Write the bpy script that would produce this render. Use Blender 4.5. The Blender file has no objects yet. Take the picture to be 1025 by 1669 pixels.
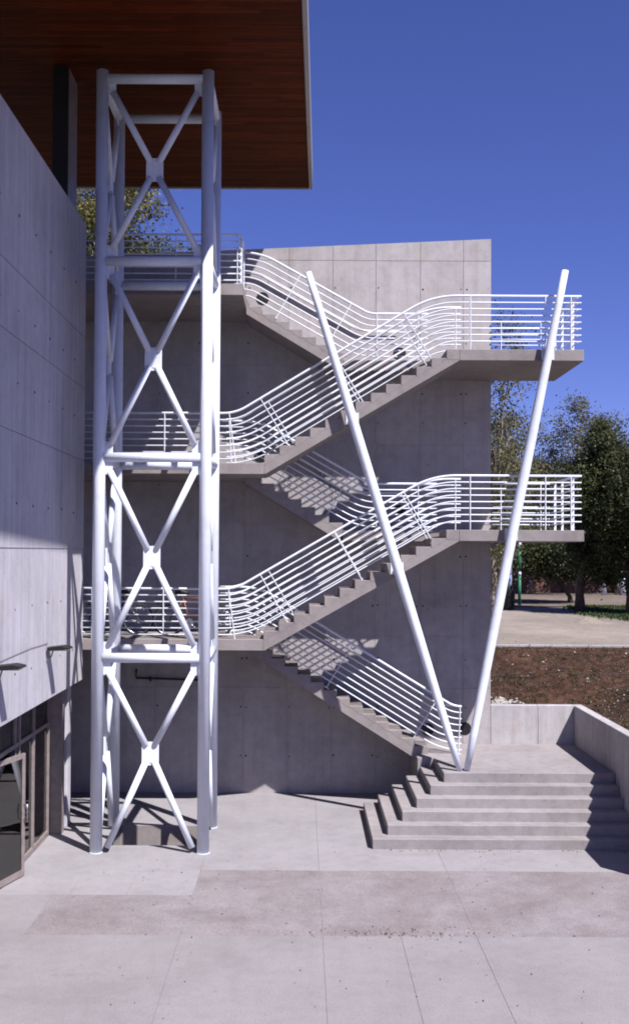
import bpy, math, random
import numpy as np
from mathutils import Vector, Matrix

random.seed(7)
rng = np.random.default_rng(7)
S = bpy.context.scene
COL = S.collection

# ------------------------------------------------------------------ camera
EYE = 5.44
F = 1727.0                      # focal length in pixels of the 1025 x 1669 photograph
PITCH, ROLL = math.radians(1.2), math.radians(-0.28)
cam = bpy.data.cameras.new('camera'); camo = bpy.data.objects.new('camera', cam); COL.objects.link(camo)
cam.sensor_fit = 'VERTICAL'; cam.sensor_height = 36.0; cam.lens = F / 1669 * 36
cam.shift_x = (512.5 - 492) / 1669
cam.shift_y = (900 - 834.5 - F * math.tan(PITCH)) / 1669
cam.clip_start = 0.1; cam.clip_end = 3000
camo.matrix_world = Matrix.Translation((0, 0, EYE)) @ Matrix.Rotation(math.pi / 2 + PITCH, 4, 'X') @ Matrix.Rotation(-ROLL, 4, 'Z')
S.camera = camo

# ------------------------------------------------------------------ sky and sun
SUN = Vector((0.85, -1.0, 1.75)).normalized()
w = bpy.data.worlds.new('World'); S.world = w; w.use_nodes = True
nt = w.node_tree; nt.nodes.clear()
sky = nt.nodes.new('ShaderNodeTexSky'); sky.sky_type = 'NISHITA'; sky.sun_disc = False
sky.sun_elevation = math.asin(SUN.z); sky.sun_rotation = math.atan2(SUN.x, SUN.y)
sky.altitude = 600; sky.air_density = 0.9; sky.dust_density = 0.1; sky.ozone_density = 3.0
tint = nt.nodes.new('ShaderNodeMix'); tint.data_type = 'RGBA'; tint.blend_type = 'MULTIPLY'
tint.inputs[0].default_value = 1.0; tint.inputs[7].default_value = (0.77, 0.74, 1.38, 1)
bg = nt.nodes.new('ShaderNodeBackground'); bg.inputs[1].default_value = 0.05
out = nt.nodes.new('ShaderNodeOutputWorld')
nt.links.new(sky.outputs[0], tint.inputs[6]); nt.links.new(tint.outputs[2], bg.inputs[0]); nt.links.new(bg.outputs[0], out.inputs[0])
sl = bpy.data.lights.new('sun', 'SUN'); sl.energy = 5.0; sl.angle = math.radians(0.55); sl.color = (1.0, 0.975, 0.96)
so = bpy.data.objects.new('sun', sl); COL.objects.link(so); so.location = (10, -10, 30)
so.rotation_euler = SUN.to_track_quat('Z', 'Y').to_euler()
S.view_settings.view_transform = 'Standard'; S.view_settings.look = 'None'
S.view_settings.exposure = 0.9; S.view_settings.gamma = 1.0; S.view_settings.use_curve_mapping = False
S.render.engine = 'CYCLES'; S.cycles.filter_width = 1.9
S.render.resolution_x = 628; S.render.resolution_y = 1024

# ------------------------------------------------------------------ materials
def mat(name, rough=0.8):
    m = bpy.data.materials.new(name); m.use_nodes = True
    b = m.node_tree.nodes['Principled BSDF']; b.inputs['Roughness'].default_value = rough
    b.inputs['Specular IOR Level'].default_value = 0.3
    return m, m.node_tree, b
def N(nt, t, **kw):
    n = nt.nodes.new(t)
    for k, v in kw.items(): setattr(n, k, v)
    return n
def L(nt, a, b): nt.links.new(a, b)
def pos(nt, scale=(1, 1, 1)):
    g = N(nt, 'ShaderNodeNewGeometry'); mp = N(nt, 'ShaderNodeMapping'); mp.inputs['Scale'].default_value = scale
    L(nt, g.outputs['Position'], mp.inputs['Vector']); return mp.outputs[0]
def noise(nt, vec, scale, detail=4, rough=0.55):
    n = N(nt, 'ShaderNodeTexNoise'); n.inputs['Scale'].default_value = scale
    n.inputs['Detail'].default_value = detail; n.inputs['Roughness'].default_value = rough
    if vec is not None: L(nt, vec, n.inputs['Vector'])
    return n.outputs['Fac']
def ramp(nt, fac, stops):
    r = N(nt, 'ShaderNodeValToRGB'); e = r.color_ramp.elements
    while len(e) < len(stops): e.new(0.5)
    for i, (p, c) in enumerate(stops):
        e[i].position = p; e[i].color = (c[0], c[1], c[2], 1) if len(c) == 3 else c
    L(nt, fac, r.inputs[0]); return r.outputs[0]
def mix(nt, a, b, fac=1.0, mode='MULTIPLY'):
    m = N(nt, 'ShaderNodeMix', data_type='RGBA', blend_type=mode)
    for sock, v in ((m.inputs[0], fac), (m.inputs[6], a), (m.inputs[7], b)):
        if hasattr(v, 'node'): L(nt, v, sock)
        elif isinstance(v, tuple): sock.default_value = (*v, 1)
        else: sock.default_value = v
    return m.outputs[2]
def bump(nt, b, h, strength, dist=0.01):
    bp = N(nt, 'ShaderNodeBump'); bp.inputs['Strength'].default_value = strength; bp.inputs['Distance'].default_value = dist
    L(nt, h, bp.inputs['Height']); L(nt, bp.outputs[0], b.inputs['Normal'])
def g3(v): return (v, v, v)

def concrete(name, base, streak=0.5, blotch=0.5, grain=0.4, vary=0.10, stains=()):
    m, nt, b = mat(name, 0.88)
    p = pos(nt)
    big = ramp(nt, noise(nt, p, 0.55, 8, 0.68), [(0.30, g3(1 - 0.42 * blotch)), (0.52, g3(1.0)), (0.75, g3(1 + 0.16 * blotch))])
    mot = ramp(nt, noise(nt, p, 4.5, 7, 0.72), [(0.30, (1 - 0.26 * blotch, 1 - 0.29 * blotch, 1 - 0.31 * blotch)), (0.55, g3(1.0)), (0.8, g3(1 + 0.08 * blotch))])
    st = ramp(nt, noise(nt, pos(nt, (3.2, 3.2, 0.18)), 1.6, 7, 0.7), [(0.32, (1 - 0.42 * streak, 1 - 0.45 * streak, 1 - 0.46 * streak)), (0.56, g3(1.0)), (0.85, g3(1 + 0.05 * streak))])
    fine = ramp(nt, noise(nt, p, 38, 4, 0.7), [(0.3, g3(1 - 0.26 * grain)), (0.6, g3(1.0))])
    pores = ramp(nt, noise(nt, p, 70, 2, 0.5), [(0.25, g3(0.6)), (0.32, g3(1.0))])
    oi = N(nt, 'ShaderNodeObjectInfo')
    rv = ramp(nt, oi.outputs['Random'], [(0, g3(1 - vary)), (1, g3(1 + vary * 0.6))])
    c = mix(nt, base, big)
    for q in (mot, st, fine, pores, rv): c = mix(nt, c, q)
    specks = ramp(nt, noise(nt, p, 11, 3, 0.6), [(0.23, (0.62, 0.56, 0.52)), (0.29, g3(1.0))]); c = mix(nt, c, specks)
    wr = ramp(nt, noise(nt, p, 1.7, 5, 0.65), [(0.55, g3(0)), (0.8, g3(0.45))])
    c = mix(nt, c, (base[0] * 0.88, base[1] * 0.76, base[2] * 0.66), wr, 'MIX')
    # spilled or soaked-in stains lying at fixed spots
    for sx_, sy_, rx_, ry_, col, k in stains:
        g_ = N(nt, 'ShaderNodeNewGeometry'); mp = N(nt, 'ShaderNodeMapping'); mp.vector_type = 'TEXTURE'
        mp.inputs['Location'].default_value = (sx_, sy_, 0); mp.inputs['Scale'].default_value = (rx_, ry_, 1)
        L(nt, g_.outputs['Position'], mp.inputs['Vector'])
        ln = N(nt, 'ShaderNodeVectorMath', operation='LENGTH'); L(nt, mp.outputs[0], ln.inputs[0])
        ad = N(nt, 'ShaderNodeMath', operation='MULTIPLY_ADD'); L(nt, noise(nt, p, 3.0, 7, 0.75), ad.inputs[0]); ad.inputs[1].default_value = 1.6; L(nt, ln.outputs['Value'], ad.inputs[2])
        c = mix(nt, c, col, ramp(nt, ad.outputs[0], [(0.75, g3(k)), (1.0, g3(k * .5)), (1.0, g3(k * .5)), (1.0, g3(0))] if False else [(0.55, g3(k)), (1.0, g3(0))]), 'MIX')
    L(nt, c, b.inputs['Base Color'])
    bump(nt, b, noise(nt, p, 16, 8, 0.75), 0.35, 0.012)
    return m
def paint(name, base, rough=0.35, dirt=0.3):
    m, nt, b = mat(name, rough); p = pos(nt)
    d = ramp(nt, noise(nt, p, 3.0, 6, 0.65), [(0.25, (1 - 0.35 * dirt, 1 - 0.4 * dirt, 1 - 0.45 * dirt)), (0.5, g3(1.0))])
    d2 = ramp(nt, noise(nt, pos(nt, (14, 14, 1.2)), 2.0, 4), [(0.3, g3(1 - 0.2 * dirt)), (0.55, g3(1))])
    L(nt, mix(nt, mix(nt, base, d), d2), b.inputs['Base Color'])
    L(nt, ramp(nt, noise(nt, p, 9, 3), [(0.3, g3(rough * 0.8)), (0.7, g3(rough * 1.3))]), b.inputs['Roughness'])
    return m
def plain(name, base, rough=0.6, metal=0.0, var=0.25, scale=8):
    m, nt, b = mat(name, rough); b.inputs['Metallic'].default_value = metal
    d = ramp(nt, noise(nt, pos(nt), scale, 5, 0.6), [(0.3, g3(1 - var)), (0.7, g3(1 + var * 0.4))])
    L(nt, mix(nt, base, d), b.inputs['Base Color']); return m

M = {}
M['conc_wall'] = concrete('pale_board_marked_concrete', (0.365, 0.334, 0.338), 0.30, 0.55, 0.5, 0.06)
M['conc_side'] = concrete('grey_streaked_concrete', (0.47, 0.452, 0.495), 0.50, 0.38, 0.4, 0.04)
M['conc_stair'] = concrete('stair_concrete', (0.25, 0.22, 0.216), 0.14, 0.6, 0.4, 0.05)
M['conc_step'] = concrete('podium_step_concrete', (0.265, 0.240, 0.246), 0.16, 0.65, 0.4, 0.04)
M['conc_low'] = concrete('low_wall_concrete', (0.40, 0.375, 0.385), 0.45, 0.5, 0.4, 0.04)
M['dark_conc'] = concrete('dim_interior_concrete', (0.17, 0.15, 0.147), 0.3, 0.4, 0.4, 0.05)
M['slab'] = concrete('smooth_paving_concrete', (0.236, 0.214, 0.226), 0.0, 0.36, 0.9, 0.03, [(-2.9, 13.8, 1.4, 1.0, (0.11, 0.085, 0.08), .75), (1.9, 14.2, 2.2, .5, (0.16, 0.135, 0.14), .6), (4.6, 13.6, 1.6, .9, (0.165, 0.14, 0.15), .6)])
M['slab_pale'] = concrete('pale_paving_concrete', (0.262, 0.245, 0.258), 0.0, 0.42, 0.8, 0.03, [(-2.4, 18.2, 1.5, .5, (0.15, 0.14, 0.155), .7), (-.4, 19.6, 1.6, .4, (0.19, 0.17, 0.18), .6), (3.6, 18.9, 2.5, .35, (0.18, 0.155, 0.16), .6)])
M['white'] = paint('white_gloss_paint', (0.60, 0.62, 0.70), 0.42, 0.36)
M['whiterail'] = paint('white_rail_paint', (0.63, 0.645, 0.70), 0.32, 0.12)
M['trim'] = paint('grey_edge_trim', (0.27, 0.25, 0.25), 0.4, 0.5)
M['steel_dark'] = plain('dark_steel', (0.012, 0.010, 0.011), 0.6)
M['brown_steel'] = plain('brown_anodised_frame', (0.22, 0.18, 0.172), 0.45, 0.0)
M['black'] = plain('black_plastic', (0.012, 0.012, 0.013), 0.5)
M['tyre'] = plain('tyre_rubber', (0.02, 0.02, 0.02), 0.8)
M['chrome'] = plain('bare_metal', (0.5, 0.5, 0.52), 0.3, 1.0)
M['orange'] = plain('orange_bicycle_paint', (0.20, 0.06, 0.02), 0.4)
M['redbike'] = plain('dark_bicycle_paint', (0.05, 0.03, 0.04), 0.35)
M['green_paint'] = plain('green_pole_paint', (0.02, 0.13, 0.07), 0.5)
M['blue_paint'] = plain('blue_post_paint', (0.22, 0.27, 0.42), 0.5)
M['bark'] = plain('brown_bark', (0.10, 0.07, 0.05), 0.95, 0, 0.5, 6)
M['palebark'] = plain('pale_bark', (0.27, 0.225, 0.185), 0.9, 0, 0.5, 9)
M['stone'] = plain('pale_stones', (0.36, 0.33, 0.31), 0.9, 0, 0.4, 12)
M['roof_metal'] = plain('canopy_deck', (0.10, 0.09, 0.09), 0.7)

# exposed aggregate paving
m, nt, b = mat('exposed_aggregate_paving', 0.92); p = pos(nt)
v = N(nt, 'ShaderNodeTexVoronoi'); v.inputs['Scale'].default_value = 75; L(nt, p, v.inputs['Vector'])
bw = N(nt, 'ShaderNodeRGBToBW'); L(nt, v.outputs['Color'], bw.inputs[0])
peb = ramp(nt, bw.outputs[0], [(0.1, (0.165, 0.142, 0.150)), (0.5, (0.215, 0.189, 0.200)), (0.9, (0.255, 0.228, 0.240))])
c = mix(nt, peb, ramp(nt, noise(nt, p, 0.8, 6, 0.65), [(0.3, (0.74, 0.68, 0.66)), (0.6, g3(1.0))]))
c = mix(nt, c, ramp(nt, noise(nt, p, 3.5, 5, 0.7), [(0.3, g3(0.86)), (0.6, g3(1.02))]))
L(nt, c, b.inputs['Base Color']); bump(nt, b, v.outputs['Distance'], 0.5, 0.006); M['agg'] = m

# wood soffit planks
m, nt, b = mat('red_brown_timber', 0.6); b.inputs['Specular IOR Level'].default_value = 0.04
oi = N(nt, 'ShaderNodeObjectInfo')
grain = noise(nt, pos(nt, (1.2, 30, 30)), 2.5, 6, 0.65)
c = ramp(nt, grain, [(0.25, (0.04, 0.007, 0.002)), (0.55, (0.085, 0.017, 0.004)), (0.8, (0.14, 0.034, 0.008))])
c = mix(nt, c, ramp(nt, oi.outputs['Random'], [(0, (0.66, 0.62, 0.6)), (0.5, g3(0.92)), (1, (1.18, 1.15, 1.05))]))
L(nt, c, b.inputs['Base Color']); M['wood'] = m

# glass
m, nt, b = mat('window_glass', 0.02); nt.nodes.remove(b)
o = nt.nodes['Material Output']; tr = N(nt, 'ShaderNodeBsdfTransparent'); tr.inputs[0].default_value = (0.78, 0.80, 0.80, 1)
gl = N(nt, 'ShaderNodeBsdfGlossy'); gl.inputs['Roughness'].default_value = 0.01
fr = N(nt, 'ShaderNodeFresnel'); fr.inputs[0].default_value = 2.1; ms = N(nt, 'ShaderNodeMixShader')
L(nt, fr.outputs[0], ms.inputs[0]); L(nt, tr.outputs[0], ms.inputs[1]); L(nt, gl.outputs[0], ms.inputs[2]); L(nt, ms.outputs[0], o.inputs[0]); M['glass'] = m

# soils
def soil(name, stops, sc=1.0, bs=0.6):
    m, nt, b = mat(name, 0.97); p = pos(nt)
    c = ramp(nt, noise(nt, p, 3.2 * sc, 8, 0.7), stops)
    c = mix(nt, c, ramp(nt, noise(nt, p, 0.35 * sc, 4), [(0.35, g3(0.78)), (0.65, g3(1.08))]))
    c = mix(nt, c, ramp(nt, noise(nt, p, 30 * sc, 3, 0.7), [(0.3, g3(0.7)), (0.6, g3(1.05))]))
    L(nt, c, b.inputs['Base Color']); bump(nt, b, noise(nt, p, 9 * sc, 8, 0.75), bs, 0.06); return m
M['bank'] = soil('red_brown_bank_soil', [(0.32, (0.020, 0.009, 0.005)), (0.5, (0.055, 0.024, 0.014)), (0.66, (0.105, 0.055, 0.034))], 1.6, 1.0)
M['sand'] = soil('pale_sandy_ground', [(0.3, (0.19, 0.155, 0.13)), (0.5, (0.24, 0.20, 0.17)), (0.75, (0.28, 0.24, 0.205))], 0.6, 0.3)
M['earth'] = soil('brown_littered_earth', [(0.3, (0.10, 0.075, 0.06)), (0.5, (0.15, 0.115, 0.095)), (0.75, (0.21, 0.17, 0.14))], 0.7, 0.4)
M['unseen_dark_ground'] = soil('bounce_cut_ground', [(0.3, (0.03, 0.045, 0.02)), (0.5, (0.05, 0.065, 0.03)), (0.75, (0.09, 0.085, 0.05))], 1.0, 0.4)  # colour of the added unseen ground, dark to lessen bounce
M['kerb'] = concrete('kerb_concrete', (0.30, 0.28, 0.285), 0.1, 0.5, 0.4, 0.02)

# brick wall (far off)
m, nt, b = mat('far_brickwork', 0.9)
tc = N(nt, 'ShaderNodeNewGeometry'); sx = N(nt, 'ShaderNodeSeparateXYZ'); cx = N(nt, 'ShaderNodeCombineXYZ')
L(nt, tc.outputs['Position'], sx.inputs[0]); L(nt, sx.outputs[0], cx.inputs[0]); L(nt, sx.outputs[2], cx.inputs[1])
br = N(nt, 'ShaderNodeTexBrick'); br.inputs['Scale'].default_value = 1.0; br.inputs['Brick Width'].default_value = 0.30; br.inputs['Row Height'].default_value = 0.10; br.inputs['Mortar Size'].default_value = 0.012
br.inputs['Color1'].default_value = (0.17, 0.07, 0.045, 1); br.inputs['Color2'].default_value = (0.125, 0.052, 0.035, 1); br.inputs['Mortar'].default_value = (0.17, 0.14, 0.12, 1)
L(nt, cx.outputs[0], br.inputs['Vector'])
L(nt, mix(nt, br.outputs[0], ramp(nt, noise(nt, pos(nt), 0.7, 5), [(0.3, g3(0.6)), (0.65, g3(1.1))])), b.inputs['Base Color']); M['brick'] = m

def leafmat(name, c0, c1, c2, trans=0.3):
    m, nt, b = mat(name, 0.55)
    at = N(nt, 'ShaderNodeAttribute', attribute_name='leafrnd')
    c = ramp(nt, at.outputs['Fac'], [(0.0, c0), (0.55, c1), (1.0, c2)])
    L(nt, c, b.inputs['Base Color'])
    t = N(nt, 'ShaderNodeBsdfTranslucent'); L(nt, c, t.inputs[0])
    ms = N(nt, 'ShaderNodeMixShader'); ms.inputs[0].default_value = trans
    o = nt.nodes['Material Output']; L(nt, b.outputs[0], ms.inputs[1]); L(nt, t.outputs[0], ms.inputs[2]); L(nt, ms.outputs[0], o.inputs[0])
    return m
M['leaf_dark'] = leafmat('dark_green_leaves', (0.016, 0.021, 0.009), (0.045, 0.055, 0.02), (0.12, 0.125, 0.048), 0.38)
M['leaf_grey'] = leafmat('grey_green_leaves', (0.075, 0.08, 0.058), (0.125, 0.128, 0.088), (0.20, 0.19, 0.135), 0.4)
M['leaf_yellow'] = leafmat('yellowing_leaves', (0.0340, 0.0442, 0.0122), (0.0816, 0.0850, 0.0238), (0.2312, 0.1836, 0.0612))
M['leaf_birch'] = leafmat('sparse_olive_leaves', (0.035, 0.042, 0.018), (0.085, 0.088, 0.035), (0.21, 0.17, 0.065), 0.4)
M['grass'] = leafmat('grass_blades', (0.0204, 0.0408, 0.0122), (0.0374, 0.0680, 0.0204), (0.0816, 0.1020, 0.0340))
M['litter'] = leafmat('dry_leaf_litter', (0.05, 0.035, 0.02), (0.09, 0.06, 0.035), (0.16, 0.11, 0.06))
M['weed'] = leafmat('bank_weed_leaves', (0.03, 0.032, 0.014), (0.06, 0.062, 0.028), (0.13, 0.115, 0.06))

# ------------------------------------------------------------------ mesh helpers
class MB:
    def __init__(s): s.v = []; s.f = []; s.smooth = []
    def add(s, v, f, sm=False):
        o = len(s.v); s.v += [tuple(p) for p in v]; s.f += [tuple(i + o for i in q) for q in f]; s.smooth += [sm] * len(f) if isinstance(sm, bool) else sm
        return s
    def box(s, x0, x1, y0, y1, z0, z1):
        v = [(x, y, z) for z in (z0, z1) for y in (y0, y1) for x in (x0, x1)]
        return s.add(v, [(0, 2, 3, 1), (4, 5, 7, 6), (0, 1, 5, 4), (2, 6, 7, 3), (0, 4, 6, 2), (1, 3, 7, 5)])
    def prism(s, poly, a0, a1, axis='Y'):
        # poly of 2-D points (counter-clockwise irrelevant), extruded along axis
        def P(p, a): return {'Y': (p[0], a, p[1]), 'Z': (p[0], p[1], a), 'X': (a, p[0], p[1])}[axis]
        n = len(poly); area = sum(poly[i][0] * poly[(i + 1) % n][1] - poly[(i + 1) % n][0] * poly[i][1] for i in range(n))
        if (area < 0) != (axis == 'Y'): poly = poly[::-1]
        v = [P(p, a0) for p in poly] + [P(p, a1) for p in poly]
        f = [tuple(range(n))[::-1], tuple(range(n, 2 * n))] + [(i, (i + 1) % n, n + (i + 1) % n, n + i) for i in range(n)]
        return s.add(v, f)
    def sweep(s, pts, r, n=10, caps=True, closed=False):
        pts = [Vector(p) for p in pts]; k = len(pts); rr = r if isinstance(r, (list, tuple)) else [r] * k
        T = []
        for i in range(k):
            a = pts[i - 1] if (i > 0 or closed) else pts[i]; c = pts[(i + 1) % k] if (i < k - 1 or closed) else pts[i]
            T.append((c - a).normalized())
        up = Vector((0, 1, 0)) if abs(T[0].y) < 0.9 else Vector((1, 0, 0))
        v = []
        for i in range(k):
            u = (up - T[i] * up.dot(T[i])).normalized(); w_ = T[i].cross(u); up = u
            for j in range(n):
                a = 2 * math.pi * j / n; v.append(pts[i] + (u * math.cos(a) + w_ * math.sin(a)) * rr[i])
        f = []; sm = []
        for i in range(k if closed else k - 1):
            for j in range(n):
                i2 = (i + 1) % k
                f.append((i * n + j, i * n + (j + 1) % n, i2 * n + (j + 1) % n, i2 * n + j)); sm.append(True)
        if caps and not closed:
            f.append(tuple(range(n))[::-1]); f.append(tuple(range((k - 1) * n, k * n))); sm += [False, False]
        return s.add(v, f, sm)
    def tube(s, a, b, r, n=12): return s.sweep([a, b], r, n)
    def bar(s, a, b, wdir, w, t):
        # rectangular bar from a to b; w wide along wdir, t thick
        a, b, wd = Vector(a), Vector(b), Vector(wdir).normalized(); T = (b - a).normalized(); td = T.cross(wd).normalized()
        v = [p + wd * (sx * w / 2) + td * (sy * t / 2) for p in (a, b) for sx, sy in ((-1, -1), (1, -1), (1, 1), (-1, 1))]
        return s.add(v, [(3, 2, 1, 0), (4, 5, 6, 7), (0, 1, 5, 4), (1, 2, 6, 5), (2, 3, 7, 6), (3, 0, 4, 7)])
    def build(s, name, m, parent=None, bevel=0.0):
        me = bpy.data.meshes.new(name); me.from_pydata(s.v, [], s.f); me.update()
        if any(s.smooth): me.polygons.foreach_set('use_smooth', s.smooth)
        me.materials.append(m)
        ob = bpy.data.objects.new(name, me); COL.objects.link(ob)
        if parent is not None: attach(ob, parent)
        if bevel:
            bv = ob.modifiers.new('edge', 'BEVEL'); bv.width = bevel; bv.segments = 1; bv.limit_method = 'ANGLE'
        return ob
BASE = {}
def attach(ob, parent):
    ob.parent = parent
    off = Vector((0, 0, 0)); q = parent
    while q is not None: off += q.location; q = q.parent
    ob.location = -off
def tag(o, label, cat, group=None):
    o['label'] = label; o['category'] = cat
    if group: o['group'] = group
    return o
def thing(name, label, cat, loc=(0, 0, 0), group=None):
    o = bpy.data.objects.new(name, None); COL.objects.link(o); o.location = loc; o.empty_display_size = 0.2
    return tag(o, label, cat, group)
def struct(o, kind='structure'): o['kind'] = kind; return o
def copy_tree(o, parent=None):
    c = o.copy(); COL.objects.link(c)
    if parent is not None: c.parent = parent
    for ch in list(o.children): copy_tree(ch, c)
    return c
Z = lambda z: z + EYE          # heights are measured from eye level, the plaza is 0

# ------------------------------------------------------------------ main levels
YN, YM0, YM1, YW = 21.50, 22.66, 22.78, 24.05       # near edge, gap between flights, wall face
L2, L3, L4 = Z(-1.77), Z(1.81), Z(5.47)
R2, R3 = Z(0.47), Z(4.15)
PT = Z(-4.31)                                       # podium top

# ------------------------------------------------------------------ plaza
m_base = MB()
PX0, PX1, PY0, PY1 = -3.58, -1.92, 19.74, 21.16     # lift pit
for x0, x1, y0, y1 in ((-12, 30, 3, PY0 - .16), (-12, PX0 - .16, PY0 - .16, PY1 + .16), (PX1 + .16, 30, PY0 - .16, PY1 + .16), (-12, 30, PY1 + .16, 24.4)):
    m_base.box(x0, x1, y0, y1, -0.5, -0.007)
plaza = struct(m_base.build('plaza', M['slab']))
G = 0.0016
def slab(x0, x1, y0, y1, m='slab', dz=0.0): MB().box(x0 + G, x1 - G, y0 + G, y1 - G, -0.026, dz).build('paving_slab', M[m], plaza, 0.0025)
cols = [(-1.7, .32), (.32, 2.5), (2.5, 6.3), (6.3, 12)]
for y0, y1 in ((3, 6.1), (6.1, 9.1), (9.1, 12.1), (12.1, 15.15)):
    slab(-4.8, -1.7, y0, y1)
    for x0, x1 in cols:
        if (x0, y0) == (.32, 12.1): slab(.32, 1.43, y0, y1); slab(1.43, 2.5, y0, y1)
        else: slab(x0, x1, y0, y1)
slab(-3.9, -1.7, 15.15, 16.9, 'agg', -0.003); slab(-4.8, -3.9, 15.15, 16.9)
for x0, x1 in cols: slab(x0, x1, 15.15, 18.24, 'agg', -0.003)
for q in ((-4.8, -3.65), (-3.65, -2.75), (-2.75, -1.7)): slab(*q, 16.9, 17.55, 'slab_pale')
for q in ((-4.8, -1.7, 17.55, PY0), (-4.8, PX0, PY0, PY1), (PX1, -1.7, PY0, PY1), (-4.8, -1.7, PY1, 24.05)): slab(*q, 'slab_pale')
for x0, x1 in cols[:2]: slab(x0, x1, 18.24, 21.2, 'slab_pale'); slab(x0, x1, 21.2, 24.05, 'slab_pale')
slab(2.5, 6.3, 18.24, 19.8, 'slab_pale'); slab(6.3, 12, 18.24, 21.2)

# lift pit under the tower
pit = thing('lift_pit', 'square concrete pit sunk in the paving between the tower posts', 'pit', ((PX0 + PX1) / 2, 20.4, -1.2))
for nm, a in (('pit_wall', (PX0 - .15, PX1 + .15, PY1 + .002, PY1 + .15, -1.2, -0.01)), ('pit_wall', (PX0 - .15, PX1 + .15, PY0 - .15, PY0 - .002, -1.2, -0.035)),
              ('pit_wall', (PX0 - .15, PX0 - .002, PY0, PY1, -1.2, -0.035)), ('pit_wall', (PX1 + .002, PX1 + .15, PY0, PY1, -1.2, -0.035)), ('pit_floor', (PX0 - .1, PX1 + .1, PY0 - .1, PY1 + .1, -1.3, -1.15))):
    MB().box(*a).build(nm, M['conc_stair'], pit)

# ------------------------------------------------------------------ back wall behind the stair
WT = 0.30
def wtop(x): return Z(7.17) - 0.048 * (4.28 - x)
bw_ = thing('stair_wall', 'tall pale concrete wall of cast panels behind the white staircase', 'wall', (0, YW + .1, 0))
core = MB().prism([(-6.2, -.1), (4.272, -.1), (4.272, wtop(4.28) - .006), (-6.2, wtop(-6.2) - .006)], YW + 0.010, YW + WT); core.build('wall_core', M['conc_wall'], bw_)
xs = [-6.2, -5.3, -4.3, -3.3, -2.3, -1.3, -.32, .68, 1.66, 2.67, 3.65, 4.28]
zs = [-.05, Z(-3.06), Z(-1.88), Z(.65), Z(2.45), Z(4.25), Z(6.66)]
J = 0.005
for i in range(len(xs) - 1):
    x0, x1 = xs[i] + (J if i else 0), xs[i + 1] - (J if i < len(xs) - 2 else 0)
    for k in range(len(zs)):
        z0 = zs[k] + (J if k else 0)
        off = random.uniform(0, 0.003)
        if k < len(zs) - 1: poly = [(x0, z0), (x1, z0), (x1, zs[k + 1] - J), (x0, zs[k + 1] - J)]
        else:
            if wtop(x0) < z0 + .02: continue
            poly = [(x0, z0), (x1, z0), (x1, wtop(x1)), (x0, wtop(x0))]
        MB().prism(poly, YW + off - 0.002, YW + 0.012).build('panel', M['conc_wall'], bw_)
tie = MB()
for x in xs[1:-1]:
    for z in (Z(6.02), Z(4.75), Z(3.6), Z(2.95), Z(1.5), Z(-.1), Z(-1.2), Z(-2.4), Z(-3.5), Z(-4.6)):
        for sx in ((0.06,) if random.random() < .6 else (-.05, .07)):
            c = (x + sx + random.uniform(-.01, .01), YW - 0.004, z + random.uniform(-.02, .02))
            tie.tube(c, (c[0], YW + .01, c[2]), random.uniform(.014, .024), 8)
struct(tie.build('tie_hole', M['steel_dark'], bw_), 'stuff')

# round black lights recessed in the stair wall
LIGHTS = [(-.92, Z(5.78), 'round black wall light beside the top landing, above the highest flight'), (2.2, Z(4.53), 'round black wall light behind the upper right landing railing'),
          (-.95, Z(2.17), 'round black wall light low by the third-level landing'), (2.2, Z(.94), 'round black wall light in shade above the lower right landing'),
          (3.70, Z(-3.97), 'round black wall light low over the podium between the V poles'), (2.86, Z(-3.99), 'round black wall light behind the foot of the lowest flight railing')]
for x, z, lab in LIGHTS:
    t = thing('wall_light', lab, 'wall light', (x, YW, z), 'round lights in the stair wall')
    ring = MB(); n = 24; R1, R0 = 0.145, 0.118; v = []; f = []
    for j in range(n):
        c_, s_ = math.cos(2 * math.pi * j / n), math.sin(2 * math.pi * j / n)
        v += [(x + c_ * R1, YW, z + s_ * R1), (x + c_ * R1, YW - .010, z + s_ * R1), (x + c_ * R0, YW - .010, z + s_ * R0), (x + c_ * R0, YW - .006, z + s_ * R0)]
    for j in range(n):
        for q in range(3): a = 4 * j + q; b_ = 4 * ((j + 1) % n) + q; f.append((a, a + 1, b_ + 1, b_))
    ring.add(v, f); ring.build('ring', M['black'], t)
    MB().tube((x, YW - .007, z), (x, YW - .0035, z), R0 + .004, 24).build('lens', M['steel_dark'], t)

pp = thing('wall_pipe', 'thin dark conduit fixed to the shaded wall behind the tower', 'pipe', (-3.0, YW, Z(-2.85)))
MB().sweep([(-3.72, YW - .04, Z(-2.66)), (-3.72, YW - .04, Z(-2.86)), (-2.2, YW - .04, Z(-2.9))], .022, 8).build('tube', M['steel_dark'], pp)
for x in (-3.4, -2.5): MB().box(x - .02, x + .02, YW - .07, YW - .001, Z(-2.93), Z(-2.83)).build('bracket', M['steel_dark'], pp)

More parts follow.
